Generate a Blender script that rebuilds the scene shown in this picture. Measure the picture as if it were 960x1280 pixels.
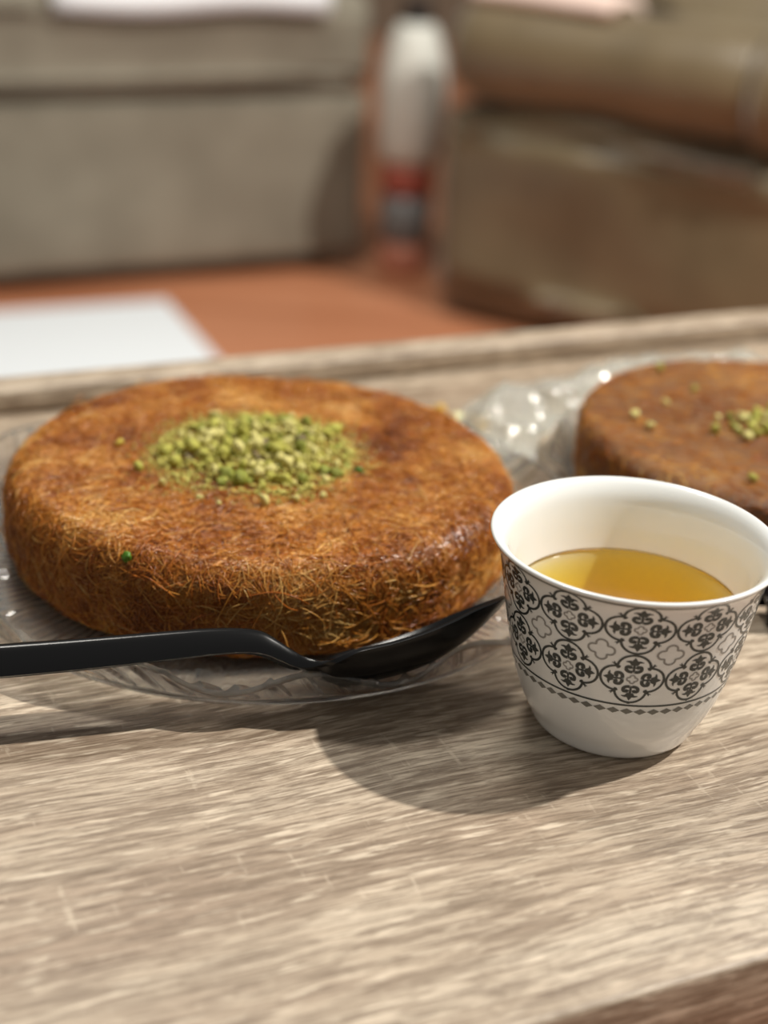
import bpy, bmesh, math, random
import numpy as np
from mathutils import Vector, Matrix, noise as mnoise

for o in list(bpy.data.objects):
    bpy.data.objects.remove(o)
scene = bpy.context.scene
COL = scene.collection
R = math.radians
T = 0.45                     # height of the table top above the floor
random.seed(4)
rng = np.random.default_rng(4)

# ------------------------------------------------------------------ camera
PIT, ROLL, CH, FPX = 0.4404, 0.06155, 0.19841, 1958.47
fw = Vector((0, math.cos(PIT), -math.sin(PIT)))
up0 = Vector((0, math.sin(PIT), math.cos(PIT)))
rt0 = Vector((1, 0, 0))
rt = rt0 * math.cos(ROLL) + up0 * math.sin(ROLL)
up = up0 * math.cos(ROLL) - rt0 * math.sin(ROLL)
cd = bpy.data.cameras.new('camera')
cam = bpy.data.objects.new('camera', cd)
COL.objects.link(cam)
m = Matrix((rt, up, -fw)).transposed().to_4x4()
m.translation = Vector((0, 0, T + CH))
cam.matrix_world = m
cd.sensor_fit = 'HORIZONTAL'
cd.sensor_width = 36
cd.lens = FPX * 36 / 960
cd.clip_start = 0.01
cd.dof.use_dof = True
cd.dof.focus_distance = 0.347
cd.dof.aperture_fstop = 10.0
scene.camera = cam

# ------------------------------------------------------------------ world, lights, exposure
w = bpy.data.worlds.new('world')
scene.world = w
w.use_nodes = True
bg = w.node_tree.nodes['Background']
bg.inputs[0].default_value = (1.0, 0.98, 0.94, 1)
bg.inputs[1].default_value = 0.25
scene.view_settings.view_transform = 'Standard'
scene.view_settings.look = 'None'
scene.view_settings.gamma = 1
scene.view_settings.use_curve_mapping = False
scene.view_settings.exposure = 0.0

def lamp(name, kind, loc, power, color, size, target=None):
    d = bpy.data.lights.new(name, kind)
    d.energy = power
    d.color = color
    if kind == 'AREA':
        d.shape = 'DISK'; d.size = size
    else:
        d.shadow_soft_size = size
    o = bpy.data.objects.new(name, d)
    COL.objects.link(o)
    o.location = loc
    if target is not None:
        o.rotation_euler = (Vector(target) - Vector(loc)).to_track_quat('-Z', 'Y').to_euler()
    return o
CUP = (0.0564, 0.3152)
# ceiling downlight to the right: throws the crisp cup shadow to the left
lamp('ceiling_downlight', 'POINT', (CUP[0] + 1.40, CUP[1] + 0.33, T + 1.90), 285, (1.0, 0.96, 0.89), 0.028)
# second ceiling lamp above the seating
lamp('ceiling_lamp', 'AREA', (-0.3, 1.1, 2.45), 30, (1.0, 0.96, 0.88), 0.5, (-0.1, 2.6, 0.1))

# ------------------------------------------------------------------ helpers
MATS = {}
def nodes(name):
    mt = bpy.data.materials.new(name)
    mt.use_nodes = True
    nt = mt.node_tree
    b = nt.nodes['Principled BSDF']
    MATS[name] = mt
    return mt, nt, b
def N(nt, t, **kw):
    n = nt.nodes.new(t)
    for k, v in kw.items():
        if k.startswith('i_'):
            n.inputs[k[2:].replace('_', ' ')].default_value = v
        else:
            setattr(n, k, v)
    return n
def ramp(nt, stops):
    n = nt.nodes.new('ShaderNodeValToRGB')
    e = n.color_ramp.elements
    while len(e) < len(stops):
        e.new(0.5)
    for el, (p, c) in zip(e, stops):
        el.position = p
        el.color = (*c, 1)
    return n
def srgb(r, g, b):
    f = lambda c: ((c / 255 + 0.055) / 1.055) ** 2.4 if c > 10 else c / 255 / 12.92
    return (f(r), f(g), f(b))
def plain(name, col, rough=0.5, **kw):
    mt, nt, b = nodes(name)
    b.inputs['Base Color'].default_value = (*col, 1)
    b.inputs['Roughness'].default_value = rough
    for k, v in kw.items():
        b.inputs[k.replace('_', ' ')].default_value = v
    return mt
def noisy(name, stops, scale, rough=0.6, detail=4, bump=0.0, bdist=0.002, stretch=(1, 1, 1), bscale=None):
    mt, nt, b = nodes(name)
    tc = N(nt, 'ShaderNodeTexCoord')
    mp = N(nt, 'ShaderNodeMapping'); mp.inputs['Scale'].default_value = stretch
    nt.links.new(tc.outputs['Object'], mp.inputs[0])
    nz = N(nt, 'ShaderNodeTexNoise', i_Scale=scale, i_Detail=detail)
    nt.links.new(mp.outputs[0], nz.inputs['Vector'])
    rp = ramp(nt, stops)
    nt.links.new(nz.outputs['Fac'], rp.inputs[0])
    nt.links.new(rp.outputs[0], b.inputs['Base Color'])
    b.inputs['Roughness'].default_value = rough
    if bump:
        bn = N(nt, 'ShaderNodeBump', i_Strength=bump, i_Distance=bdist)
        n2 = N(nt, 'ShaderNodeTexNoise', i_Scale=bscale or scale * 2, i_Detail=3)
        nt.links.new(mp.outputs[0], n2.inputs['Vector'])
        nt.links.new(n2.outputs['Fac'], bn.inputs['Height'])
        nt.links.new(bn.outputs[0], b.inputs['Normal'])
    return mt

def tag(o, label=None, cat=None, group=None, kind=None):
    if label: o['label'] = label
    if cat: o['category'] = cat
    if group: o['group'] = group
    if kind: o['kind'] = kind
    return o
def empty(name, loc=(0, 0, 0), rz=0):
    o = bpy.data.objects.new(name, None)
    COL.objects.link(o)
    o.location = loc
    o.rotation_euler = (0, 0, rz)
    o.empty_display_size = 0.02
    return o
def link(name, me, parent=None):
    o = bpy.data.objects.new(name, me)
    COL.objects.link(o)
    if parent: o.parent = parent
    return o
def mk(name, verts, faces, mat, parent=None, smooth=True):
    me = bpy.data.meshes.new(name)
    me.from_pydata([tuple(v) for v in verts], [], faces)
    if smooth:
        me.polygons.foreach_set('use_smooth', [True] * len(me.polygons))
    me.materials.append(MATS[mat])
    me.update()
    return link(name, me, parent)
def frombm(name, bm, mat, parent=None, smooth=True):
    bmesh.ops.recalc_face_normals(bm, faces=bm.faces[:])
    me = bpy.data.meshes.new(name)
    bm.to_mesh(me); bm.free()
    if smooth:
        me.polygons.foreach_set('use_smooth', [True] * len(me.polygons))
    me.materials.append(MATS[mat])
    return link(name, me, parent)
def box(name, x0, x1, y0, y1, z0, z1, mat, parent=None, bev=0.0, seg=3, cuts=0, wob=0.0, wscale=4.0, smooth=True):
    bm = bmesh.new()
    bmesh.ops.create_cube(bm, size=1)
    for v in bm.verts:
        v.co = Vector(((x0 + x1) / 2 + v.co.x * (x1 - x0), (y0 + y1) / 2 + v.co.y * (y1 - y0), (z0 + z1) / 2 + v.co.z * (z1 - z0)))
    if cuts:
        bmesh.ops.subdivide_edges(bm, edges=bm.edges[:], cuts=cuts, use_grid_fill=True)
    if bev:
        es = [e for e in bm.edges if len(e.link_faces) == 2 and e.calc_face_angle(0) > 0.5]
        bmesh.ops.bevel(bm, geom=es, offset=bev, segments=seg, profile=0.5, affect='EDGES')
    if wob:
        bm.normal_update()
        for v in bm.verts:
            v.co += v.normal * wob * mnoise.noise(v.co * wscale)
    return frombm(name, bm, mat, parent, smooth and bev > 0)
def lathe(name, prof, n, mat, parent=None, close=False):
    V = []
    for i in range(n):
        a = 2 * math.pi * i / n
        c, s = math.cos(a), math.sin(a)
        V += [(r * c, r * s, z) for r, z in prof]
    k = len(prof)
    F = []
    for i in range(n):
        j = (i + 1) % n
        for q in range(k - 1):
            F.append((i * k + q, j * k + q, j * k + q + 1, i * k + q + 1))
        if close:
            F.append((i * k + k - 1, j * k + k - 1, j * k, i * k))
    o = mk(name, V, F, mat, parent)
    bm = bmesh.new(); bm.from_mesh(o.data)
    bmesh.ops.remove_doubles(bm, verts=bm.verts[:], dist=1e-6)
    bmesh.ops.recalc_face_normals(bm, faces=bm.faces[:])
    bm.to_mesh(o.data); bm.free()
    return o
def smoothcurve(pts, n):
    """Catmull-Rom through 2-D points"""
    P = np.array(pts, float)
    P = np.vstack([2 * P[0] - P[1], P, 2 * P[-1] - P[-2]])
    out = []
    for i in range(1, len(P) - 2):
        for t in np.linspace(0, 1, n, endpoint=False):
            a, b, c, d = P[i - 1:i + 3]
            out.append(0.5 * (2 * b + (c - a) * t + (2 * a - 5 * b + 4 * c - d) * t * t + (3 * b - a - 3 * c + d) * t ** 3))
    out.append(P[-2])
    return np.array(out)

# ------------------------------------------------------------------ materials
def wood_mat(name, stops, dark, rough, sc=1.0):
    mt, nt, b = nodes(name)
    L = nt.links.new
    tc = N(nt, 'ShaderNodeTexCoord')
    wn = N(nt, 'ShaderNodeTexNoise', i_Scale=7 * sc, i_Detail=2)
    L(tc.outputs['Object'], wn.inputs['Vector'])
    add = N(nt, 'ShaderNodeMixRGB', blend_type='LINEAR_LIGHT'); add.inputs[0].default_value = 0.006
    L(tc.outputs['Object'], add.inputs[1]); L(wn.outputs['Color'], add.inputs[2])
    def nz(scale, stretch, detail=5, rgh=0.6):
        mp = N(nt, 'ShaderNodeMapping'); mp.inputs['Scale'].default_value = stretch
        L(add.outputs[0], mp.inputs[0])
        n = N(nt, 'ShaderNodeTexNoise', i_Scale=scale * sc, i_Detail=detail, i_Roughness=rgh)
        L(mp.outputs[0], n.inputs['Vector'])
        return n
    broad = nz(45, (0.14, 1, 1), 4)
    rp = ramp(nt, stops); L(broad.outputs['Fac'], rp.inputs[0])
    # pores: short dark streaks along the grain
    fine = nz(1500, (0.05, 1, 1), 4, 0.7)
    fr = ramp(nt, [(0.40, (1, 1, 1)), (0.53, (0, 0, 0))]); L(fine.outputs['Fac'], fr.inputs[0])
    mid = nz(480, (0.075, 1, 1), 5, 0.72)
    mr = ramp(nt, [(0.40, (1, 1, 1)), (0.57, (0, 0, 0))]); L(mid.outputs['Fac'], mr.inputs[0])
    m1 = N(nt, 'ShaderNodeMixRGB', blend_type='MIX'); m1.inputs[2].default_value = (*dark, 1)
    k1 = N(nt, 'ShaderNodeMath', operation='MULTIPLY'); k1.inputs[1].default_value = 0.66
    L(mr.outputs[0], k1.inputs[0]); L(k1.outputs[0], m1.inputs[0]); L(rp.outputs[0], m1.inputs[1])
    m2 = N(nt, 'ShaderNodeMixRGB', blend_type='MIX'); m2.inputs[2].default_value = (dark[0] * .8, dark[1] * .78, dark[2] * .75, 1)
    k2 = N(nt, 'ShaderNodeMath', operation='MULTIPLY'); k2.inputs[1].default_value = 0.62
    L(fr.outputs[0], k2.inputs[0]); L(k2.outputs[0], m2.inputs[0]); L(m1.outputs[0], m2.inputs[1])
    # pale limed flecks: along the grain, and a few short saw marks across it
    fl = nz(700, (0.13, 1, 1), 3, 0.55)
    flr = ramp(nt, [(0.57, (0, 0, 0)), (0.68, (1, 1, 1))]); L(fl.outputs['Fac'], flr.inputs[0])
    saw = nz(240, (1, 0.22, 1), 4, 0.65)
    sr = ramp(nt, [(0.63, (0, 0, 0)), (0.73, (0.6, 0.6, 0.6))]); L(saw.outputs['Fac'], sr.inputs[0])
    mx = N(nt, 'ShaderNodeMath', operation='MAXIMUM'); L(flr.outputs[0], mx.inputs[0]); L(sr.outputs[0], mx.inputs[1])
    k3 = N(nt, 'ShaderNodeMath', operation='MULTIPLY'); k3.inputs[1].default_value = 0.6
    L(mx.outputs[0], k3.inputs[0])
    m3 = N(nt, 'ShaderNodeMixRGB', blend_type='MIX'); m3.inputs[2].default_value = (*[min(1, c * 1.28) for c in stops[-1][1]], 1)
    L(k3.outputs[0], m3.inputs[0]); L(m2.outputs[0], m3.inputs[1])
    L(m3.outputs[0], b.inputs['Base Color'])
    b.inputs['Roughness'].default_value = rough
    bn = N(nt, 'ShaderNodeBump', i_Strength=0.35, i_Distance=0.0004)
    L(fine.outputs['Fac'], bn.inputs['Height']); L(bn.outputs[0], b.inputs['Normal'])
    return mt
wood_mat('limed_oak', [(0.32, srgb(168, 147, 126)), (0.5, srgb(192, 174, 152)), (0.70, srgb(208, 193, 172))], srgb(108, 88, 68), 0.42)
noisy('red_wood_floor', [(0.3, srgb(168, 108, 76)), (0.7, srgb(194, 132, 98))], 6, 0.32, 5, 0, 0, (0.2, 2, 1))
noisy('grey_fabric', [(0.35, srgb(118, 112, 98)), (0.7, srgb(136, 130, 115))], 9, 0.9, 4, 0.25, 0.01)
noisy('brown_fabric', [(0.35, srgb(96, 82, 56)), (0.7, srgb(116, 101, 73))], 8, 0.42, 4, 0.3, 0.01)
MATS['brown_fabric'].node_tree.nodes['Principled BSDF'].inputs['Sheen Weight'].default_value = 0.3
plain('pink_fabric', srgb(232, 208, 196), 0.85)
plain('white_cloth', srgb(232, 236, 240), 0.8)
plain('white_mat', srgb(225, 230, 234), 0.7)
plain('wall_paint', srgb(120, 104, 88), 0.9)
plain('dark_feet', srgb(40, 30, 24), 0.5)
plain('porcelain', srgb(240, 242, 240), 0.10, Coat_Weight=0.5, Coat_Roughness=0.04)
plain('print_dark', srgb(60, 65, 64), 0.22)
plain('print_grey', srgb(150, 148, 144), 0.22)
plain('print_band', srgb(118, 118, 112), 0.22)
plain('black_plastic', srgb(9, 9, 10), 0.22, Specular_IOR_Level=0.35)
plain('bottle_white', srgb(205, 205, 196), 0.5)
plain('bottle_red', srgb(170, 88, 72), 0.5)
plain('bottle_grey', srgb(110, 108, 106), 0.4)
plain('bottle_orange', srgb(186, 120, 96), 0.5)

# syrup: clear deep yellow liquid
mt, nt, b = nodes('yellow_syrup')
tr = N(nt, 'ShaderNodeBsdfTransparent'); gl = N(nt, 'ShaderNodeBsdfGlossy'); gl.inputs['Roughness'].default_value = 0.02
fr_ = N(nt, 'ShaderNodeFresnel', i_IOR=1.42); mx = N(nt, 'ShaderNodeMixShader')
nt.links.new(fr_.outputs[0], mx.inputs[0]); nt.links.new(tr.outputs[0], mx.inputs[1]); nt.links.new(gl.outputs[0], mx.inputs[2])
nt.links.new(mx.outputs[0], nt.nodes['Material Output'].inputs['Surface'])
va = N(nt, 'ShaderNodeVolumeAbsorption'); va.inputs[0].default_value = (0.998, 0.905, 0.0, 1); va.inputs[1].default_value = 100
nt.links.new(va.outputs[0], nt.nodes['Material Output'].inputs['Volume'])
# the same liquid where it wets the porcelain: no surface reflection there
mt, nt, b = nodes('syrup_at_wall')
tr = N(nt, 'ShaderNodeBsdfTransparent')
nt.links.new(tr.outputs[0], nt.nodes['Material Output'].inputs['Surface'])

# clear moulded plastic: mostly passes straight through, glossy by Fresnel
def clear_mat(name, keep, tint, rough, haze):
    mt, nt, b = nodes(name)
    L = nt.links.new
    b.inputs['Base Color'].default_value = (*tint, 1)
    b.inputs['Transmission Weight'].default_value = 1.0
    b.inputs['IOR'].default_value = 1.49
    b.inputs['Roughness'].default_value = rough
    tr = N(nt, 'ShaderNodeBsdfTransparent'); tr.inputs[0].default_value = (*[min(1, c * 1.0) for c in tint], 1)
    mx = N(nt, 'ShaderNodeMixShader'); mx.inputs[0].default_value = keep
    L(tr.outputs[0], mx.inputs[1]); L(b.outputs[0], mx.inputs[2])
    df = N(nt, 'ShaderNodeBsdfDiffuse'); df.inputs[0].default_value = (0.9, 0.91, 0.88, 1)
    m2 = N(nt, 'ShaderNodeMixShader'); m2.inputs[0].default_value = haze
    L(mx.outputs[0], m2.inputs[1]); L(df.outputs[0], m2.inputs[2])
    L(m2.outputs[0], nt.nodes['Material Output'].inputs['Surface'])
clear_mat('clear_plastic', 0.85, (0.98, 0.98, 0.97), 0.03, 0.035)
clear_mat('clear_wrap', 0.45, (0.98, 0.99, 0.96), 0.10, 0.14)

def kunafa_mat(name, stops, scale, rough, attr=False, sss=0.15):
    mt, nt, b = nodes(name)
    L = nt.links.new
    tc = N(nt, 'ShaderNodeTexCoord')
    nz = N(nt, 'ShaderNodeTexNoise', i_Scale=scale, i_Detail=5, i_Roughness=0.6)
    L(tc.outputs['Object'], nz.inputs['Vector'])
    rp = ramp(nt, stops)
    if attr:
        at = N(nt, 'ShaderNodeAttribute', attribute_name='tone')
        ad = N(nt, 'ShaderNodeMath', operation='ADD'); L(nz.outputs['Fac'], ad.inputs[0])
        L(at.outputs['Fac'], ad.inputs[1]); L(ad.outputs[0], rp.inputs[0])
    else:
        L(nz.outputs['Fac'], rp.inputs[0])
    L(rp.outputs[0], b.inputs['Base Color'])
    b.inputs['Roughness'].default_value = rough
    b.inputs['Subsurface Weight'].default_value = sss
    b.inputs['Subsurface Radius'].default_value = (0.006, 0.003, 0.001)
    b.inputs['Subsurface Scale'].default_value = 0.5
    return mt, nt, b
kunafa_mat('pastry_core', [(0.3, srgb(150, 82, 18)), (0.5, srgb(190, 116, 28)), (0.7, srgb(220, 156, 56))], 42, 0.35)
kunafa_mat('pastry_strand', [(0.22, srgb(112, 56, 22)), (0.42, srgb(168, 94, 32)), (0.60, srgb(204, 136, 54)), (0.85, srgb(242, 202, 124))], 38, 0.22, True, 0.0)
mt, nt, b = kunafa_mat('pastry_smooth', [(0.3, srgb(104, 66, 36)), (0.5, srgb(126, 84, 46)), (0.7, srgb(146, 100, 56))], 30, 0.4)
nz = N(nt, 'ShaderNodeTexNoise', i_Scale=900, i_Detail=3)
bn = N(nt, 'ShaderNodeBump', i_Strength=0.4, i_Distance=0.0006)
nt.links.new(nz.outputs['Fac'], bn.inputs['Height']); nt.links.new(bn.outputs[0], b.inputs['Normal'])

def nut(name, a_, b_):
    noisy(name, [(0.35, a_), (0.65, b_)], 500, 0.55, 3, 0.4, 0.0004)
    bb = MATS[name].node_tree.nodes['Principled BSDF']
    bb.inputs['Subsurface Weight'].default_value = 0.12
    bb.inputs['Subsurface Radius'].default_value = (0.002, 0.002, 0.001)
nut('pistachio_pale', srgb(204, 192, 104), srgb(226, 218, 146))
nut('pistachio_mid', srgb(172, 170, 66), srgb(196, 190, 88))
nut('pistachio_deep', srgb(126, 136, 42), srgb(156, 158, 58))
nut('pistachio_skin', srgb(88, 66, 62), srgb(140, 124, 84))
plain('pistachio_dark_green', srgb(72, 120, 26), 0.45)
plain('pistachio_yellow', srgb(206, 186, 78), 0.55)
noisy('pistachio_fine', [(0.35, srgb(150, 142, 54)), (0.6, srgb(200, 190, 100))], 900, 0.7)
plain('cheese_crumb', srgb(226, 220, 170), 0.6)
plain('golden_crumb', srgb(204, 160, 62), 0.55)

# ------------------------------------------------------------------ room
def struct(o):
    o['kind'] = 'structure'
    return o
struct(box('floor', -3.2, 3.2, -1.2, 4.4, -0.05, 0.0, 'red_wood_floor'))
struct(box('wall_back', -3.2, 3.2, 4.4, 4.5, 0.0, 2.6, 'wall_paint'))
struct(box('wall_left', -3.3, -3.2, -1.2, 4.5, 0.0, 2.6, 'wall_paint'))
struct(box('wall_right', 3.2, 3.3, -1.2, 4.5, 0.0, 2.6, 'wall_paint'))

# ------------------------------------------------------------------ serving table
YAW = 0.43178
table = empty('serving_table', (0, 0, 0), YAW)
tag(table, 'limed oak serving table with a low raised rail along its far edge', 'table')
D1, D2 = 0.180, 0.4872          # front edge and foot of the back rail, along the table's depth
box('tabletop', -0.42, 0.66, D1, D2 + 0.012, T - 0.028, T, 'limed_oak', table, 0.0012, 2)
box('back_rail', -0.42, 0.66, D2, D2 + 0.014, T + 0.0002, T + 0.0085, 'limed_oak', table, 0.0015, 2)
box('front_apron', -0.40, 0.64, D1 + 0.004, D1 + 0.022, T - 0.095, T - 0.028, 'limed_oak', table, 0.001, 2)
box('rear_apron', -0.40, 0.64, D2 - 0.016, D2 + 0.004, T - 0.085, T - 0.028, 'limed_oak', table, 0.001, 2)
for lx in (-0.40, 0.60):
    for ly in (D1 + 0.006, D2 - 0.036):
        box('leg', lx, lx + 0.04, ly, ly + 0.04, 0.0, T - 0.028, 'limed_oak', table, 0.002, 2)

# ------------------------------------------------------------------ grey sofa (far left)
sofa = empty('grey_sofa', (-0.050, 2.182, 0), R(25.8))
tag(sofa, 'grey beige fabric sofa with a flat seat cushion standing on the red wood floor', 'sofa')
box('base', -1.9, 0.0, 0.012, 0.82, 0.022, 0.250, 'grey_fabric', sofa, 0.012, 3, 8, 0.012, 5)
box('seat_cushion', -0.95, 0.0, 0.0, 0.62, 0.252, 0.384, 'grey_fabric', sofa, 0.028, 4, 6, 0.008, 6)
box('seat_cushion', -1.9, -0.955, 0.0, 0.62, 0.252, 0.384, 'grey_fabric', sofa, 0.028, 4, 6, 0.008, 6)
box('backrest', -1.9, 0.0, 0.62, 0.86, 0.252, 0.80, 'grey_fabric', sofa, 0.05, 4)
for fx in (-1.85, -0.08):
    for fy in (0.06, 0.74):
        box('foot', fx, fx + 0.04, fy, fy + 0.04, 0.0, 0.024, 'dark_feet', sofa)
pf = [(0.46, 0.366), (0.03, 0.366), (0.006, 0.364), (-0.008, 0.354), (-0.012, 0.338), (-0.022, 0.338), (-0.020, 0.360), (-0.006, 0.376), (0.03, 0.384), (0.46, 0.384)]
xs_ = np.linspace(-0.44, -0.075, 12); npf = len(pf)
V = [(x, y, z + 0.003 * math.sin(23 * x + 20 * y)) for x in xs_ for (y, z) in pf]
F = [(i * npf + q, i * npf + (q + 1) % npf, (i + 1) * npf + (q + 1) % npf, (i + 1) * npf + q) for i in range(11) for q in range(npf)] + [tuple(range(npf))[::-1], tuple(11 * npf + q for q in range(npf))]
bl = mk('folded_blanket', V, F, 'white_cloth')
bl.location = (-0.050, 2.182, 0.024); bl.rotation_euler.z = R(25.8)
tag(bl, 'white folded blanket lying over the seat edge of the grey sofa', 'blanket')

# ------------------------------------------------------------------ brown sofa (far right)
bs = empty('brown_sofa', (0.055, 1.985, 0), R(-30))
tag(bs, 'brown fabric sofa with a low rolled arm standing on the red wood floor', 'sofa')
box('base', -0.028, 0.60, 0.016, 1.5, 0.012, 0.285, 'brown_fabric', bs, 0.035, 4, 8, 0.02, 6)
for fx in (0.05, 0.5):
    for fy in (0.06, 1.38):
        box('foot', fx, fx + 0.04, fy, fy + 0.04, 0.0, 0.05, 'dark_feet', bs)
box('seat_cushion', 0.14, 0.62, 0.15, 0.78, 0.286, 0.44, 'brown_fabric', bs, 0.035, 4, 4, 0.006, 6)
box('seat_cushion', 0.14, 0.62, 0.785, 1.4, 0.286, 0.44, 'brown_fabric', bs, 0.035, 4, 4, 0.006, 6)
box('backrest', -0.02, 0.135, 0.145, 1.5, 0.286, 0.66, 'brown_fabric', bs, 0.05, 4)
def roll_arm(name, x0, x1, y, z, r, mat, parent):
    V = []; F = []
    st = [(x0 - 0.012, 0.55), (x0 - 0.006, 0.85), (x0 + 0.012, 1.0)] + [(x0 + (x1 - x0) * t, 1 + 0.03 * math.sin(9 * t)) for t in np.linspace(0.06, 0.94, 14)] + [(x1 - 0.012, 1.0), (x1 - 0.004, 0.9)]
    n = 28
    for (x, k) in st:
        for i in range(n):
            a = 2 * math.pi * i / n
            V.append((x, y + r * k * math.cos(a), z + r * 0.95 * k * math.sin(a)))
    for s in range(len(st) - 1):
        for i in range(n):
            j = (i + 1) % n
            F.append((s * n + i, s * n + j, s * n + n + j, s * n + n + i))
    F.append(tuple(range(n))); F.append(tuple(range((len(st) - 1) * n, len(st) * n)))
    return mk(name, V, F, mat, parent)
roll_arm('rolled_arm', -0.005, 0.38, 0.06, 0.346, 0.068, 'brown_fabric', bs)
roll_arm('rolled_arm', -0.005, 0.38, 1.46, 0.346, 0.068, 'brown_fabric', bs)
for yy in (0.06, 1.46):
    s = roll_arm('arm_front', 0.378, 0.43, yy, 0.343, 0.074, 'brown_fabric', bs)
V = []; F = []
for i, u in enumerate(np.linspace(0.0, 0.19, 9)):
    for k, (rr, a0) in enumerate([(0.0715, a) for a in np.linspace(40, 122, 14)] + [(0.083, a) for a in np.linspace(122, 40, 14)]):
        rr += 0.0015 * (1 + math.sin(40 * u + a0 * 0.2)) if rr > 0.08 else 0
        V.append((u, 0.06 - rr * math.cos(R(180 - a0)), 0.346 + rr * 0.97 * math.sin(R(a0))))
for i in range(8):
    for k in range(28):
        F.append((i * 28 + k, i * 28 + (k + 1) % 28, (i + 1) * 28 + (k + 1) % 28, (i + 1) * 28 + k))
F += [tuple(range(28))[::-1], tuple(8 * 28 + k for k in range(28))]
pk = mk('folded_cloth', V, F, 'pink_fabric')
pk.location = (0.055, 1.985, 0); pk.rotation_euler.z = R(-30)
tag(pk, 'pale pink cloth laid over the rolled arm of the brown sofa', 'cloth')

# ------------------------------------------------------------------ tall bottle between the sofas
bt = empty('tall_bottle', (0.004, 2.205, 0))
tag(bt, 'tall bottle with white upper half and red band on the floor between both sofas', 'bottle')
lathe('foot', [(0, 0.0), (0.030, 0.0), (0.034, 0.006), (0.034, 0.045), (0, 0.045)], 32, 'bottle_orange', bt)
lathe('sleeve', [(0, 0.0452), (0.035, 0.0452), (0.036, 0.06), (0.036, 0.113), (0, 0.113)], 32, 'bottle_grey', bt)
lathe('red_band', [(0, 0.1132), (0.037, 0.1132), (0.037, 0.158), (0, 0.158)], 32, 'bottle_red', bt)
lathe('upper_body', [(0, 0.1582), (0.040, 0.1582), (0.046, 0.172), (0.047, 0.26), (0.043, 0.30), (0.030, 0.335), (0.022, 0.345), (0, 0.345)], 32, 'bottle_white', bt)
lathe('cap', [(0, 0.3452), (0.020, 0.3452), (0.020, 0.372), (0.016, 0.376), (0, 0.376)], 32, 'dark_feet', bt)

# ------------------------------------------------------------------ white floor mat
fm = box('floor_mat', -0.62, 0.0, -0.42, 0.0, 0.0, 0.012, 'white_mat', None, 0.005, 3)
fm.location = (-0.300, 1.962, 0.0002); fm.rotation_euler.z = R(24)
tag(fm, 'white flat mat lying on the red wood floor before the grey sofa', 'mat')

# ------------------------------------------------------------------ moulded clear dishes
def dish_mesh(name, mat, flute=72, waves=14, ph=R(103)):
    n = 1008
    rs = np.concatenate([[0.0005], np.linspace(0.012, 0.0825, 30), np.linspace(0.0835, 0.0904, 20), [0.0910]])
    th = np.linspace(0, 2 * np.pi, n, endpoint=False)
    RR, TH = np.meshgrid(rs, th)
    t = np.clip((RR - 0.0832) / (0.0910 - 0.0832), 0, 1)
    wv = np.cos(waves * (TH + ph))
    flange = 0.0095 * (t ** 0.85) + 0.0017 * wv * t ** 2
    # twisted flutes on the flange, crosshatch on the floor
    fl = np.maximum(0, np.cos(flute * TH + 5.0 * t)) ** 3 * 0.0016 * np.clip(t * 5, 0, 1) * np.clip((1 - t) * 6, 0, 1)
    spi = 34 * np.log(np.maximum(RR, 0.012) / 0.02)
    h1 = np.maximum(0, np.cos(17 * TH + spi * 0.5)) ** 10
    h2 = np.maximum(0, np.cos(17 * TH - spi * 0.5)) ** 10
    comb = 0.5 + 0.5 * np.cos(168 * TH)
    floor = (np.maximum(h1, h2) * 0.0007 + comb * 0.0004 * ((RR > 0.060) & (RR < 0.080))) * (t <= 0) * (RR > 0.03)
    r2 = RR - 0.0016 * wv * t ** 1.5
    top = 0.0022 + flange + fl + floor
    bot = 0.0002 + flange + 0.0005 * (t > 0)
    X, Y = r2 * np.cos(TH), r2 * np.sin(TH)
    Vt = np.stack([X, Y, top], -1); Vb = np.stack([X, Y, bot], -1)
    k = len(rs)
    V = np.concatenate([Vt.reshape(-1, 3), Vb.reshape(-1, 3)])
    I = np.arange(n)[:, None] * k + np.arange(k - 1)[None]
    J = ((np.arange(n) + 1) % n)[:, None] * k + np.arange(k - 1)[None]
    q = np.stack([I, I + 1, J + 1, J], -1).reshape(-1, 4)
    off = n * k
    qb = (q + off)[:, ::-1]
    i = np.arange(n) * k + k - 1; j = ((np.arange(n) + 1) % n) * k + k - 1
    rimf = np.stack([i, i + off, j + off, j], -1)
    F = np.concatenate([q, qb, rimf]).tolist()
    F.append([a * k for a in range(n)][::1]); F.append([off + a * k for a in range(n)][::-1])
    me = bpy.data.meshes.new(name)
    me.from_pydata(V.tolist(), [], F)
    me.polygons.foreach_set('use_smooth', [True] * len(me.polygons))
    me.materials.append(MATS[mat])
    return me
dm = dish_mesh('dish', 'clear_plastic')
K1 = (-0.0339, 0.3924)
K2 = (0.1200, 0.4450)
d1 = link('dish', dm); d1.location = (K1[0], K1[1], T + 0.0003)
tag(d1, 'clear fluted dish with wavy rim under the shredded pastry cake and black spoon', 'dish')
d2 = link('dish', dm); d2.location = (K2[0] + 0.003, K2[1] + 0.006, T + 0.0003); d2.scale = (0.79, 0.79, 0.9); d2.rotation_euler.z = 0.2
tag(d2, 'clear fluted dish under the smooth brown cake behind the coffee cup', 'dish')

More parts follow.
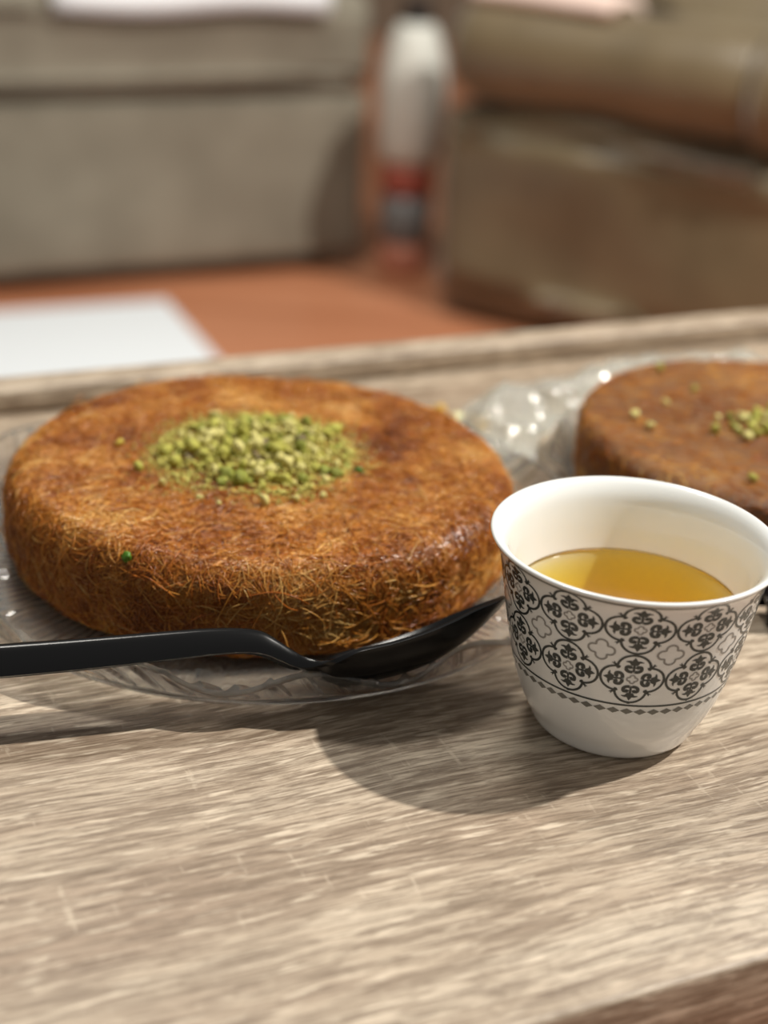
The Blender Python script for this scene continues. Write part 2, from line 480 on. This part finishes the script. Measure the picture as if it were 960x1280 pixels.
# crumpled clear wrap around the second dish
wr = []
na, nr_ = 130, 26
for i in range(na):
    a = R(62 + 118 * i / (na - 1))
    for j in range(nr_):
        t = j / (nr_ - 1)
        r = 0.0765 + (0.036 + 0.006 * math.sin(5 * a) - 0.018 * max(0, (math.degrees(a) - 140) / 40)) * t
        x, y = r * math.cos(a), r * math.sin(a)
        q = Vector((x * 75, y * 75, 3.1))
        z = 0.0045 + 0.0055 * mnoise.noise(q) + 0.004 * abs(mnoise.noise(q * 2.3)) + 0.003 * math.sin(t * math.pi)
        wr.append((x, y, max(0.0006, z * (0.35 + 0.65 * min(1, (1 - t) * 4)))))
wf = [(i * nr_ + j, i * nr_ + j + 1, (i + 1) * nr_ + j + 1, (i + 1) * nr_ + j) for i in range(na - 1) for j in range(nr_ - 1)]
wo = mk('plastic_wrap', wr, wf, 'clear_wrap')
sm = wo.modifiers.new('solid', 'SOLIDIFY'); sm.thickness = 0.0003; sm.offset = 1
wo.location = (K2[0] + 0.003, K2[1] + 0.006, T + 0.0002)
tag(wo, 'crumpled clear plastic wrap lying beside the smooth brown cake', 'plastic wrap')

# ------------------------------------------------------------------ kunafa cakes
def lump(P, amp):
    x, y, z = P[..., 0], P[..., 1], P[..., 2]
    return amp * (np.sin(70 * x + 1.3) * np.cos(64 * y + 0.4) + 0.6 * np.sin(150 * x + 90 * y + 2) * np.cos(120 * z + 40 * x) + 0.4 * np.sin(260 * y - 190 * x + 1))
class RoundDisc:
    """rounded disc from z=0 to z=h with softly uneven skin"""
    def __init__(s, rad, h, rt_, rb_, amp):
        s.rad, s.h, s.rt, s.rb, s.amp = rad, h, rt_, rb_, amp
    def project(s, P):
        rho = np.hypot(P[:, 0], P[:, 1]) + 1e-9
        e = P[:, :2] / rho[:, None]
        z = P[:, 2]
        upper = z > s.h * 0.5
        rr = np.where(upper, s.rt, s.rb)
        cr = s.rad - rr
        zc = np.where(upper, s.h - s.rt, s.rb)
        dr = rho - cr
        dz = np.where(upper, z - zc, zc - z)
        corner = (dr > 0) & (dz > 0)
        L = np.hypot(dr, dz) + 1e-9
        nr = np.where(corner, dr / L, 0.0); nzv = np.where(corner, dz / L, 0.0)
        flat = (~corner) & (dz - rr > dr - rr)       # on top / bottom
        side = (~corner) & ~flat
        nr = np.where(side, 1.0, nr); nzv = np.where(flat, 1.0, nzv)
        pr = np.where(corner, cr + rr * nr, np.where(side, s.rad, rho))
        pz = np.where(corner, rr * nzv, np.where(flat, rr, dz))
        pz = np.where(upper, zc + pz, zc - pz)
        nz_ = np.where(upper, nzv, -nzv)
        n = np.stack([e[:, 0] * nr, e[:, 1] * nr, nz_], -1)
        Q = np.stack([e[:, 0] * pr, e[:, 1] * pr, pz], -1)
        Q = Q + n * lump(Q, s.amp)[:, None]
        return Q, n
def cake_body(name, D, mat, parent):
    prof = [(1e-4, 0.0)]
    for a in np.linspace(0, 90, 6): prof.append((D.rad - D.rb + D.rb * math.sin(R(a)), D.rb - D.rb * math.cos(R(a))))
    for t in np.linspace(0.1, 0.9, 7): prof.append((D.rad, D.rb + (D.h - D.rt - D.rb) * t))
    for a in np.linspace(0, 90, 8): prof.append((D.rad - D.rt + D.rt * math.cos(R(a)), D.h - D.rt + D.rt * math.sin(R(a))))
    for t in np.linspace(0.95, 0.02, 22): prof.append(((D.rad - D.rt) * t, D.h))
    n = 160
    th = np.arange(n) * 2 * np.pi / n
    prof = np.array(prof)
    P = np.stack([np.outer(np.cos(th), prof[:, 0]), np.outer(np.sin(th), prof[:, 0]), np.tile(prof[:, 1], (n, 1))], -1).reshape(-1, 3)
    Q, nn = D.project(P)
    Q[:, 2] = np.maximum(Q[:, 2], 0)
    k = len(prof)
    F = [(i * k + q, ((i + 1) % n) * k + q, ((i + 1) % n) * k + q + 1, i * k + q + 1) for i in range(n) for q in range(k - 1)]
    F.append(tuple(i * k + k - 1 for i in range(n)))
    F.append(tuple(i * k for i in range(n))[::-1])
    o = mk(name, Q.tolist(), F, mat, parent)
    return o
def strands(name, D, count, mat, parent, lift, rad, seg=6, zmin=0.0005, front=None, lmin=0.005, lmax=0.016):
    # starting points over top and side
    topA = np.pi * D.rad ** 2; sideA = 2 * np.pi * D.rad * D.h * 1.5
    ntop = int(count * topA / (topA + sideA))
    r = D.rad * np.sqrt(rng.random(ntop)); a = rng.random(ntop) * 2 * np.pi
    P1 = np.stack([r * np.cos(a), r * np.sin(a), np.full(ntop, D.h + 0.001)], -1)
    ns = count - ntop
    a = rng.random(ns) * 2 * np.pi
    P2 = np.stack([(D.rad + 0.001) * np.cos(a), (D.rad + 0.001) * np.sin(a), rng.random(ns) * (D.h + 0.002)], -1)
    P = np.concatenate([P1, P2])
    if front is not None:              # thin out the far side, which is out of focus
        keep = (P[:, 1] < front) | (rng.random(len(P)) < 0.55)
        P = P[keep]
    n = len(P)
    length = lmin + (lmax - lmin) * rng.random(n) ** 1.6
    ds = length / seg
    Q, nn = D.project(P)
    h = rng.normal(size=(n, 3))
    h -= nn * (h * nn).sum(1)[:, None]; h /= np.linalg.norm(h, axis=1)[:, None]
    curv = rng.normal(0, 1, n) * 95
    dcv = rng.normal(0, 1, n) * 5000
    base = rng.random(n) * lift * 0.5
    hump = rng.random(n) ** 3 * lift * 1.6
    phase = rng.random(n)
    pts = []; tans = []
    cur = P.copy()
    for k in range(seg + 1):
        Q, nn = D.project(cur)
        t = k / seg
        off = base + hump * np.sin(np.pi * np.clip(t * 1.0 + 0.25 * phase, 0, 1))
        if True:
            pts.append(Q + nn * (off + rad * 0.3)[:, None])
        h -= nn * (h * nn).sum(1)[:, None]; h /= np.linalg.norm(h, axis=1)[:, None]
        tans.append((h.copy(), nn.copy()))
        side = np.cross(nn, h)
        ang = np.clip((curv + dcv * length * (t - .5)) * ds, -0.7, 0.7)
        h = h * np.cos(ang)[:, None] + side * np.sin(ang)[:, None]
        cur = Q - nn * lump(Q, D.amp)[:, None] * 0 + h * ds[:, None]
    pts = np.stack(pts, 1)                          # n, seg+1, 3
    pts[:, :, 2] = np.maximum(pts[:, :, 2], zmin)
    rr = rad * (0.65 + 0.7 * rng.random(n))
    ring = []
    for k in range(seg + 1):
        hh, nn = tans[k]; sd = np.cross(nn, hh)
        tap = 0.35 if k in (0, seg) else 1.0
        for a in (R(90), R(210), R(330)):
            ring.append(pts[:, k] + (nn * math.sin(a) + sd * math.cos(a)) * (rr * tap)[:, None])
    V = np.stack(ring, 1).reshape(-1, 3)            # n * (seg+1)*3
    per = (seg + 1) * 3
    f = []
    for k in range(seg):
        for c in range(3):
            d = (c + 1) % 3
            f.append((k * 3 + c, k * 3 + d, k * 3 + 3 + d, k * 3 + 3 + c))
    f = np.array(f)
    F = (np.arange(n)[:, None, None] * per + f[None]).reshape(-1, 4)
    me = bpy.data.meshes.new(name)
    me.vertices.add(len(V)); me.vertices.foreach_set('co', V.astype(np.float32).ravel())
    me.loops.add(F.size); me.loops.foreach_set('vertex_index', F.astype(np.int32).ravel())
    me.polygons.add(len(F)); me.polygons.foreach_set('loop_start', np.arange(0, F.size, 4, dtype=np.int32))
    me.update(calc_edges=True)
    me.polygons.foreach_set('use_smooth', np.ones(len(F), bool))
    tone = np.repeat(rng.normal(0, 0.11, n), per).astype(np.float32)
    at = me.attributes.new('tone', 'FLOAT', 'POINT'); at.data.foreach_set('value', tone)
    me.materials.append(MATS[mat])
    me.validate()
    o = link(name, me, parent)
    o['kind'] = 'stuff'
    return o

Z1 = T + 0.0034
cake1 = empty('kunafa_cake', (K1[0], K1[1], Z1))
tag(cake1, 'round golden shredded pastry cake with a loose pistachio mound, black spoon against its side', 'cake')
DC1 = RoundDisc(0.0682, 0.0235, 0.0075, 0.005, 0.00045)
cake_body('body', DC1, 'pastry_core', cake1)
strands('pastry_strands', DC1, 36000, 'pastry_strand', cake1, 0.0007, 0.000125, 6, 0.0004, 0.02, 0.005, 0.017)
strands('loose_strands', DC1, 1100, 'pastry_strand', cake1, 0.0018, 0.00014, 9, 0.0004, 0.0, 0.008, 0.018)
cake2 = empty('kunafa_cake', (K2[0], K2[1], Z1))
tag(cake2, 'round smooth brown pastry cake with sparse pistachio crumbs behind the coffee cup', 'cake')
DC2 = RoundDisc(0.0620, 0.0225, 0.0045, 0.004, 0.00025)
cake_body('body', DC2, 'pastry_smooth', cake2)
strands('pastry_strands', DC2, 3500, 'pastry_strand', cake2, 0.0003, 0.00013, 5, 0.0004, None, 0.004, 0.010)

# ------------------------------------------------------------------ pistachio crumbs
def crumb_mesh(i, mat):
    bm = bmesh.new()
    bmesh.ops.create_icosphere(bm, subdivisions=2, radius=1)
    sd = Vector((i * 7.3, i * 3.1, i * 1.7))
    sc = Vector((1.0, 0.75 + 0.25 * random.random(), 0.65 + 0.3 * random.random()))
    # knock a few flat facets off, as a chopped nut has
    cuts = [(Vector((random.gauss(0, 1), random.gauss(0, 1), random.gauss(0, 1))).normalized(), 0.42 + 0.35 * random.random()) for _ in range(6)]
    for v in bm.verts:
        c = v.co.copy()
        for nrm, d in cuts:
            q = c.dot(nrm)
            if q > d: c -= nrm * (q - d)
        c *= 1 + 0.35 * mnoise.noise(c * 1.6 + sd)
        v.co = Vector((c.x * sc.x, c.y * sc.y, c.z * sc.z))
    me = bpy.data.meshes.new('pistachio_crumb')
    bm.to_mesh(me); bm.free()
    me.polygons.foreach_set('use_smooth', [True] * len(me.polygons))
    me.materials.append(MATS[mat])
    return me
NUTS = [('pistachio_pale', 'pale yellow-green', 0.36), ('pistachio_mid', 'light green', 0.36), ('pistachio_deep', 'deep green', 0.22), ('pistachio_skin', 'dark purple-skinned', 0.06)]
CMS = {k: [crumb_mesh(i, k) for i in range(6)] for k, _, _ in NUTS}
CM = CMS['pistachio_mid'] + CMS['pistachio_pale']
CM_G = crumb_mesh(20, 'pistachio_dark_green')
CM_Y = crumb_mesh(21, 'pistachio_yellow')
def crumb(me, x, y, z, s, label, group=None, name='pistachio_crumb', cat='nut crumb'):
    o = link(name, me)
    o.location = (x, y, z); o.scale = (s, s, s)
    o.rotation_euler = (random.uniform(0, 6.3), random.uniform(0, 6.3), random.uniform(0, 6.3))
    tag(o, label, cat, group)
    return o
def pile(cx, cy, ztop, rad, count, smin, smax, label, group, dome):
    """drop crumbs one by one; each comes to rest on the cake or on those below it"""
    done = []
    for i in range(count):
        best = None
        s = smin + (smax - smin) * random.random() ** 1.5
        for _ in range(7):                    # choose the spot furthest below the intended dome
            rr = rad * math.sqrt(random.random()); a = random.uniform(0, 2 * math.pi)
            x, y = rr * math.cos(a), rr * math.sin(a)
            z = s * 0.72
            for (px, py, pz, ps) in done:
                d2 = (px - x) ** 2 + (py - y) ** 2
                S = (ps + s) * 0.74
                if d2 < S * S:
                    z = max(z, pz + math.sqrt(S * S - d2))
            gap = dome * max(0.0, 1 - (rr / rad) ** 2) + 0.0012 - z
            if best is None or gap > best[0]: best = (gap, x, y, z)
        _, x, y, z = best
        done.append((x, y, z, s))
        key, hue, _ = random.choices(NUTS, [q[2] for q in NUTS])[0]
        place = 'foot' if math.hypot(x, y) > 0.72 * rad else 'crown' if z > s * 0.72 + 0.0016 else 'body'
        crumb(random.choice(CMS[key]), cx + x, cy + y, ztop + z, s, '%s pistachio crumb %s %s' % (hue, {'foot': 'at the foot of', 'crown': 'on the crown of', 'body': 'low within'}[place], label), '%s crumbs, %s of %s' % (hue, place, label))
    return done
ZT1 = Z1 + DC1.h + 0.0006
PC = (-0.0362, 0.3950)
pile(PC[0], PC[1], ZT1, 0.0290, 240, 0.0010, 0.0025, 'the mound on the shredded pastry cake', None, 0.0052)
# crumbs that lie apart
crumb(CM_G, -0.0604, 0.3308, T + 0.0266, 0.0015, 'dark green pistachio crumb alone on the front shoulder of the shredded pastry cake')
crumb(CM_Y, -0.0734, 0.3945, ZT1 + 0.0010, 0.0016, 'yellow pistachio crumb lying apart on the browned top beside the mound')
crumb(CM_G, -0.0077, 0.3860, ZT1 + 0.0010, 0.0017, 'deep green pistachio crumb at the mound edge on the coffee cup side')
for (x, y, s) in ((-0.0310, 0.3625, 0.0019), (-0.0420, 0.3600, 0.0011), (-0.0475, 0.3630, 0.0012), (-0.0580, 0.3700, 0.0016), (-0.0660, 0.3790, 0.0017), (-0.0230, 0.3660, 0.0015), (-0.0160, 0.3690, 0.0013)):
    crumb(random.choice(CM), x, y, ZT1 + s * 0.7, s, 'pistachio crumb strayed from the mound on the shredded pastry cake', 'strayed crumbs on the shredded pastry cake')
# fine dust around the mound: uncountable
V = []; F = []
for i in range(4200):
    a = random.uniform(0, 6.283); r = 0.0290 * math.sqrt(random.random())
    if random.random() < 0.35: r = 0.026 + abs(random.gauss(0, 0.004))
    s = random.uniform(0.0003, 0.0009) * (1 if r < 0.027 else 0.6)
    x, y = r * math.cos(a), r * math.sin(a)
    z = s * 0.6 + random.random() ** 2 * 0.0045 * max(0, 1 - (r / 0.028) ** 2)
    b0 = len(V)
    for d in ((1, 0, 0), (-1, 0, 0), (0, 1, 0), (0, -1, 0), (0, 0, 1), (0, 0, -1)):
        q = s * random.uniform(0.6, 1.1)
        V.append((x + d[0] * q, y + d[1] * q, z + d[2] * q))
    for (p, q, t) in ((0, 2, 4), (2, 1, 4), (1, 3, 4), (3, 0, 4), (2, 0, 5), (1, 2, 5), (3, 1, 5), (0, 3, 5)):
        F.append((b0 + p, b0 + q, b0 + t))
du = mk('pistachio_dust', V, F, 'pistachio_fine')
du.location = (PC[0], PC[1] - 0.0005, ZT1)
tag(du, 'fine pistachio dust scattered around the mound on the shredded pastry cake', 'nut dust', kind='stuff')

ZT2 = Z1 + DC2.h + 0.0003
pile(0.1140, 0.4400, ZT2, 0.0170, 50, 0.0012, 0.0024, 'the mound on the smooth brown cake', None, 0.0032)
for (x, y, s) in ((0.0775, 0.4349, 0.0017), (0.0740, 0.4440, 0.0018), (0.0972, 0.4348, 0.0019), (0.0874, 0.4864, 0.0017), (0.1015, 0.4004, 0.0016), (0.0850, 0.4560, 0.0013), (0.0960, 0.4700, 0.0013)):
    crumb(random.choice(CM), x, y, ZT2 + s * 0.7, s, 'single pistachio crumb lying loose on the smooth brown cake', 'loose crumbs on the smooth brown cake')

# pastry and cheese crumbs on the table and wrap
def blob(name, x, y, s, mat, label, z=0.0):
    me = crumb_mesh(random.randint(30, 90), mat)
    return crumb(me, x, y, T + z + s * 0.72, s, label, None, name, 'crumb')
blob('pastry_crumb', 0.0169, 0.4993, 0.0032, 'golden_crumb', 'golden pastry crumb on the table beside the larger pale cheese crumb')
blob('cheese_crumb', 0.0223, 0.4928, 0.0042, 'cheese_crumb', 'larger pale cheese crumb on the table between two golden crumbs')
blob('pastry_crumb', 0.0310, 0.4849, 0.0032, 'golden_crumb', 'golden pastry crumb on the table close to the clear wrap')

# ------------------------------------------------------------------ black spoon
PHI = R(16)
SL = Vector((math.cos(PHI), math.sin(PHI), 0))
def make_spoon(name, label):
    # stations: along, height above the bowl rim, width, flange depth (handle), bowl depth
    st = [(-0.175, .0072, .0125, .0070, 0), (-0.150, .0072, .0130, .0074, 0), (-0.0871, .0072, .0120, .0073, 0), (-0.0632, .0071, .0115, .0070, 0), (-0.0384, .0072, .0108, .0064, 0), (-0.0307, .0071, .0104, .0060, 0), (-0.0238, .0066, .0100, .0056, 0), (-0.0193, .0056, .0100, .0054, 0),
          (-0.0157, .0042, .0104, .0058, .0014), (-0.0121, .0026, .0118, .0060, .0036), (-0.0084, .0014, .0144, .0050, .0054), (-0.0038, .0003, .0176, .0024, .0064), (0.0009, 0, .0200, .0006, .0068), (0.0057, .0001, .0212, 0, .0070), (0.0116, .0011, .0216, 0, .0072), (0.0175, .0025, .0208, 0, .0072), (0.0235, .0043, .0188, 0, .0068),
          (0.0296, .0065, .0148, 0, .0054), (0.0347, .0080, .0098, 0, .0032), (0.0377, .0089, .0054, 0, .0016), (0.0396, .0095, .0012, 0, .0003)]
    st = smoothcurve(st, 4)
    m_ = 21
    V = []; F = []
    for (a, b_, wd, fl, bd) in st:
        wd = max(wd, 0.0008)
        for i in range(m_):
            t = -1 + 2 * i / (m_ - 1)
            t = math.copysign(abs(t) ** 0.75, t)
            drop = max(0, fl) * abs(t) ** 7 + max(0, bd) * (1 - abs(t) ** 2.4)
            V.append((a, t * wd / 2, b_ - drop))
    ns = len(st)
    for s in range(ns - 1):
        for i in range(m_ - 1):
            F.append((s * m_ + i, (s + 1) * m_ + i, (s + 1) * m_ + i + 1, s * m_ + i + 1))
    me = bpy.data.meshes.new('serving_spoon')
    me.from_pydata(V, [], F)
    me.polygons.foreach_set('use_smooth', [True] * len(me.polygons))
    me.materials.append(MATS['black_plastic'])
    o = link(name, me)
    md = o.modifiers.new('solid', 'SOLIDIFY'); md.thickness = 0.0011; md.offset = -1
    bv = o.modifiers.new('bev', 'BEVEL'); bv.width = 0.0003; bv.segments = 2; bv.limit_method = 'ANGLE'
    return tag(o, label, 'spoon')
sp = make_spoon('serving_spoon', 'black plastic serving spoon resting on the clear dish against the shredded pastry cake')
SN = Vector((0, 0.55, 0.835)); SN -= SL * SN.dot(SL); SN.normalize()
SW = SN.cross(SL)
mm = Matrix((SL, SW, SN)).transposed().to_4x4()
mm.translation = Vector((-0.00728, 0.31383, T + 0.0150))
sp.matrix_world = mm
sp2 = link('serving_spoon', sp.data.copy())
for md in sp.modifiers:
    n2 = sp2.modifiers.new(md.name, md.type)
    if md.type == 'SOLIDIFY': n2.thickness, n2.offset = md.thickness, md.offset
    else: n2.width, n2.segments, n2.limit_method = md.width, md.segments, md.limit_method
tag(sp2, 'black plastic serving spoon lying on the bare table behind the coffee cup', 'spoon')
sp2.location = (0.1012 + 0.175 * math.cos(0.04), 0.3668 + 0.175 * math.sin(0.04), T + 0.0087)
sp2.rotation_euler = (0, R(-2.2), 0.04)

# ------------------------------------------------------------------ coffee cup
cup = empty('coffee_cup', (CUP[0], CUP[1], T))
tag(cup, 'white porcelain coffee cup with dark grey medallion print, filled with yellow syrup', 'cup')
PZ = np.array([0, .0008, .002, .005, .0082, .0125, .0168, .024, .031, .038, .042, .0448, .0464, .0474])
PR = np.array([.0168, .0180, .0191, .0205, .0221, .0237, .0249, .0265, .0278, .0290, .0298, .0306, .0314, .0323])
pz_f = np.linspace(0, .0474, 60)
def cub(z):                       # smooth outer profile
    z = np.atleast_1d(np.asarray(z, float))
    pts = smoothcurve(np.stack([PZ, PR], -1), 16)
    return np.interp(z, pts[:, 0], pts[:, 1])
outer = [(float(cub(z)[0]), float(z)) for z in np.concatenate([np.linspace(0, .006, 14), np.linspace(.0065, .0474, 46)])]
lip = [(.03245, .0477), (.0323, .0480), (.0319, .04815), (.0314, .0481)]
inner = [(float(cub(z)[0]) - (.0021 if z < .044 else .0021 - .0004 * (z - .044) / .0034), float(z)) for z in np.linspace(.0470, .005, 44)]
inner += [(.0170, .0040), (.012, .0030), (0, .0026)]
lathe('body', [(0, .0008), (.0140, .0008), (.0148, 0.0), ] + outer + lip + inner, 160, 'porcelain', cup)

def surf(th, z, off=0.00006):
    r = cub(z) + off
    return np.stack([r * np.cos(th), r * np.sin(th), np.asarray(z, float)], -1)
class Print:
    """flat transfer print: ribbons and filled shapes in motif units, wrapped on to the cup"""
    def __init__(s): s.V = []; s.F = []; s.n = 0
    def strip(s, A, B):
        A, B = np.array(A), np.array(B); k = len(A)
        M = (A + B) / 2
        s.V += [np.stack([A, M, B], 1).reshape(-1, 2)]
        for i in range(k - 1):
            for c in range(2):
                a = s.n + i * 3 + c
                s.F.append((a, a + 1, a + 4, a + 3))
        s.n += 3 * k
    def ribbon(s, pts, wd, taper=False, n=6):
        P = smoothcurve(pts, n)
        d = np.gradient(P, axis=0); d /= np.linalg.norm(d, axis=1)[:, None] + 1e-9
        nn = np.stack([-d[:, 1], d[:, 0]], -1)
        t = np.linspace(0, 1, len(P))
        ww = wd / 2 * (np.ones_like(t) if not taper else np.clip(1.15 - t, 0.08, 1))
        s.strip(P + nn * ww[:, None], P - nn * ww[:, None])
    def build(s, name, mat, parent, th0, zc, sth, sz, off=0.00006):
        V = np.concatenate(s.V)
        W = surf(th0 + V[:, 0] * sth, zc + V[:, 1] * sz, off)
        return mk(name, W.tolist(), s.F, mat, parent)
def rot4(pts, k):
    c, sn = [(1, 0), (0, 1), (-1, 0), (0, -1)][k]
    return [(x * c - y * sn, x * sn + y * c) for x, y in pts]
def medallion_print():
    p = Print()
    for k in range(4):
        # lobe pointing to +y
        arc = [(-0.45, 0.40)] + [(0.485 * math.sin(a), 0.485 + 0.475 * math.cos(a)) for a in np.linspace(R(-88), R(88), 11)] + [(0.45, 0.40)]
        p.ribbon(rot4(arc, k), 0.080)
        # outward thorns at the junction of two lobes
        p.ribbon(rot4([(0.44, 0.42), (0.53, 0.54), (0.66, 0.60)], k), 0.12, True)
        p.ribbon(rot4([(0.42, 0.44), (0.54, 0.53), (0.60, 0.66)], k), 0.12, True)
        # palmette: pointed tip, side barbs, two thick curls
        A = [(0, 0.88), (-0.06, 0.78), (-0.10, 0.71), (-0.05, 0.62), (-0.035, 0.5), (-0.035, 0.36), (0, 0.24)]
        B = [(-x, y) for x, y in A]
        p.strip(rot4(A, k), rot4(B, k))
        for s in (-1, 1):
            p.ribbon(rot4([(0.02 * s, 0.60), (0.13 * s, 0.70), (0.26 * s, 0.69)], k), 0.15, True)
            p.ribbon(rot4([(0.03 * s, 0.30), (0.14 * s, 0.31), (0.22 * s, 0.38), (0.21 * s, 0.49), (0.12 * s, 0.50), (0.09 * s, 0.43)], k), 0.115)
    # knots where it meets its neighbours
    for k in range(4):
        p.ribbon(rot4([(-0.05, 0.965), (0.0, 0.99), (0.05, 0.965)], k), 0.07)
    return p
def clover(sz_, wd):
    p = Print()
    pts = []
    for k in range(4):
        c0 = k * math.pi / 2
        cx, cy = 0.55 * math.cos(c0), 0.55 * math.sin(c0)
        for a in np.linspace(-1.75, 1.75, 9):
            pts.append(((cx + 0.42 * math.cos(c0 + a)) * sz_, (cy + 0.42 * math.sin(c0 + a)) * sz_))
    pts.append(pts[0])
    p.ribbon(pts, wd, False, 4)
    return p
NM = 12
STH = math.pi / NM
TH0 = R(-93)
mp_ = medallion_print(); cs = clover(0.17, 0.05); cb = clover(0.40, 0.065)
def ringcopies(src, n, step):
    out = [src]
    for i in range(1, n):
        o = src.copy(); COL.objects.link(o); o.parent = src.parent
        o.rotation_euler = (0, 0, i * step)
        out.append(o)
    return out
for zc, hz in ((0.0401, 0.0065), (0.0268, 0.0068)):
    md0 = mp_.build('medallion', 'print_dark', cup, TH0, zc, STH, hz)
    fl0 = cs.build('flower_centre', 'print_grey', md0, TH0, zc, STH, hz)
    for i, o in enumerate(ringcopies(md0, NM, 2 * STH)):
        if i:
            f2 = fl0.copy(); COL.objects.link(f2); f2.parent = o
ringcopies(cb.build('clover', 'print_grey', cup, TH0 + STH, 0.0337, STH, 0.0067), NM, 2 * STH)
def band(name, z0, z1, mat):
    th = np.linspace(0, 2 * np.pi, 161)
    V = np.concatenate([surf(th, np.full(161, z)) for z in np.linspace(z0, z1, 4)])
    F = [(j * 161 + i, j * 161 + i + 1, (j + 1) * 161 + i + 1, (j + 1) * 161 + i) for j in range(3) for i in range(160)]
    mk(name, V.tolist(), F, mat, cup)
band('rim_line', 0.0463, 0.0471, 'print_band')
band('border_line', 0.0191, 0.0196, 'print_dark')
dia = Print()
dia.strip([(-1, 0), (-0.5, 0.5), (0, 1), (0.5, 0.5), (1, 0)], [(-1, 0), (-0.5, -0.5), (0, -1), (0.5, -0.5), (1, 0)])
ringcopies(dia.build('diamond', 'print_band', cup, TH0, 0.0176, R(360 / 54 / 2 * 0.98), 0.00085), 54, R(360 / 54))

# syrup filling the cup
LZ = 0.0318
def inr(z): return float(cub(z)[0]) - 0.0021 - 0.00004
sprof = [(0, .0028), (.012, .0032), (.0169, .0042)] + [(inr(z), z) for z in np.linspace(.0056, LZ - 0.0004, 18)] + [(inr(LZ) - 0.0002, LZ + 0.0002), (inr(LZ) - 0.0009, LZ - 0.0002), (inr(LZ) - 0.002, LZ - 0.0003), (0, LZ - 0.0003)]
sy = lathe('syrup', sprof, 120, 'yellow_syrup')
sy.location = (CUP[0], CUP[1], T)
sy.data.materials.append(MATS['syrup_at_wall'])
for pg in sy.data.polygons:
    if pg.normal.z < 0.2: pg.material_index = 1
tag(sy, 'clear yellow sugar syrup inside the white coffee cup', 'syrup')
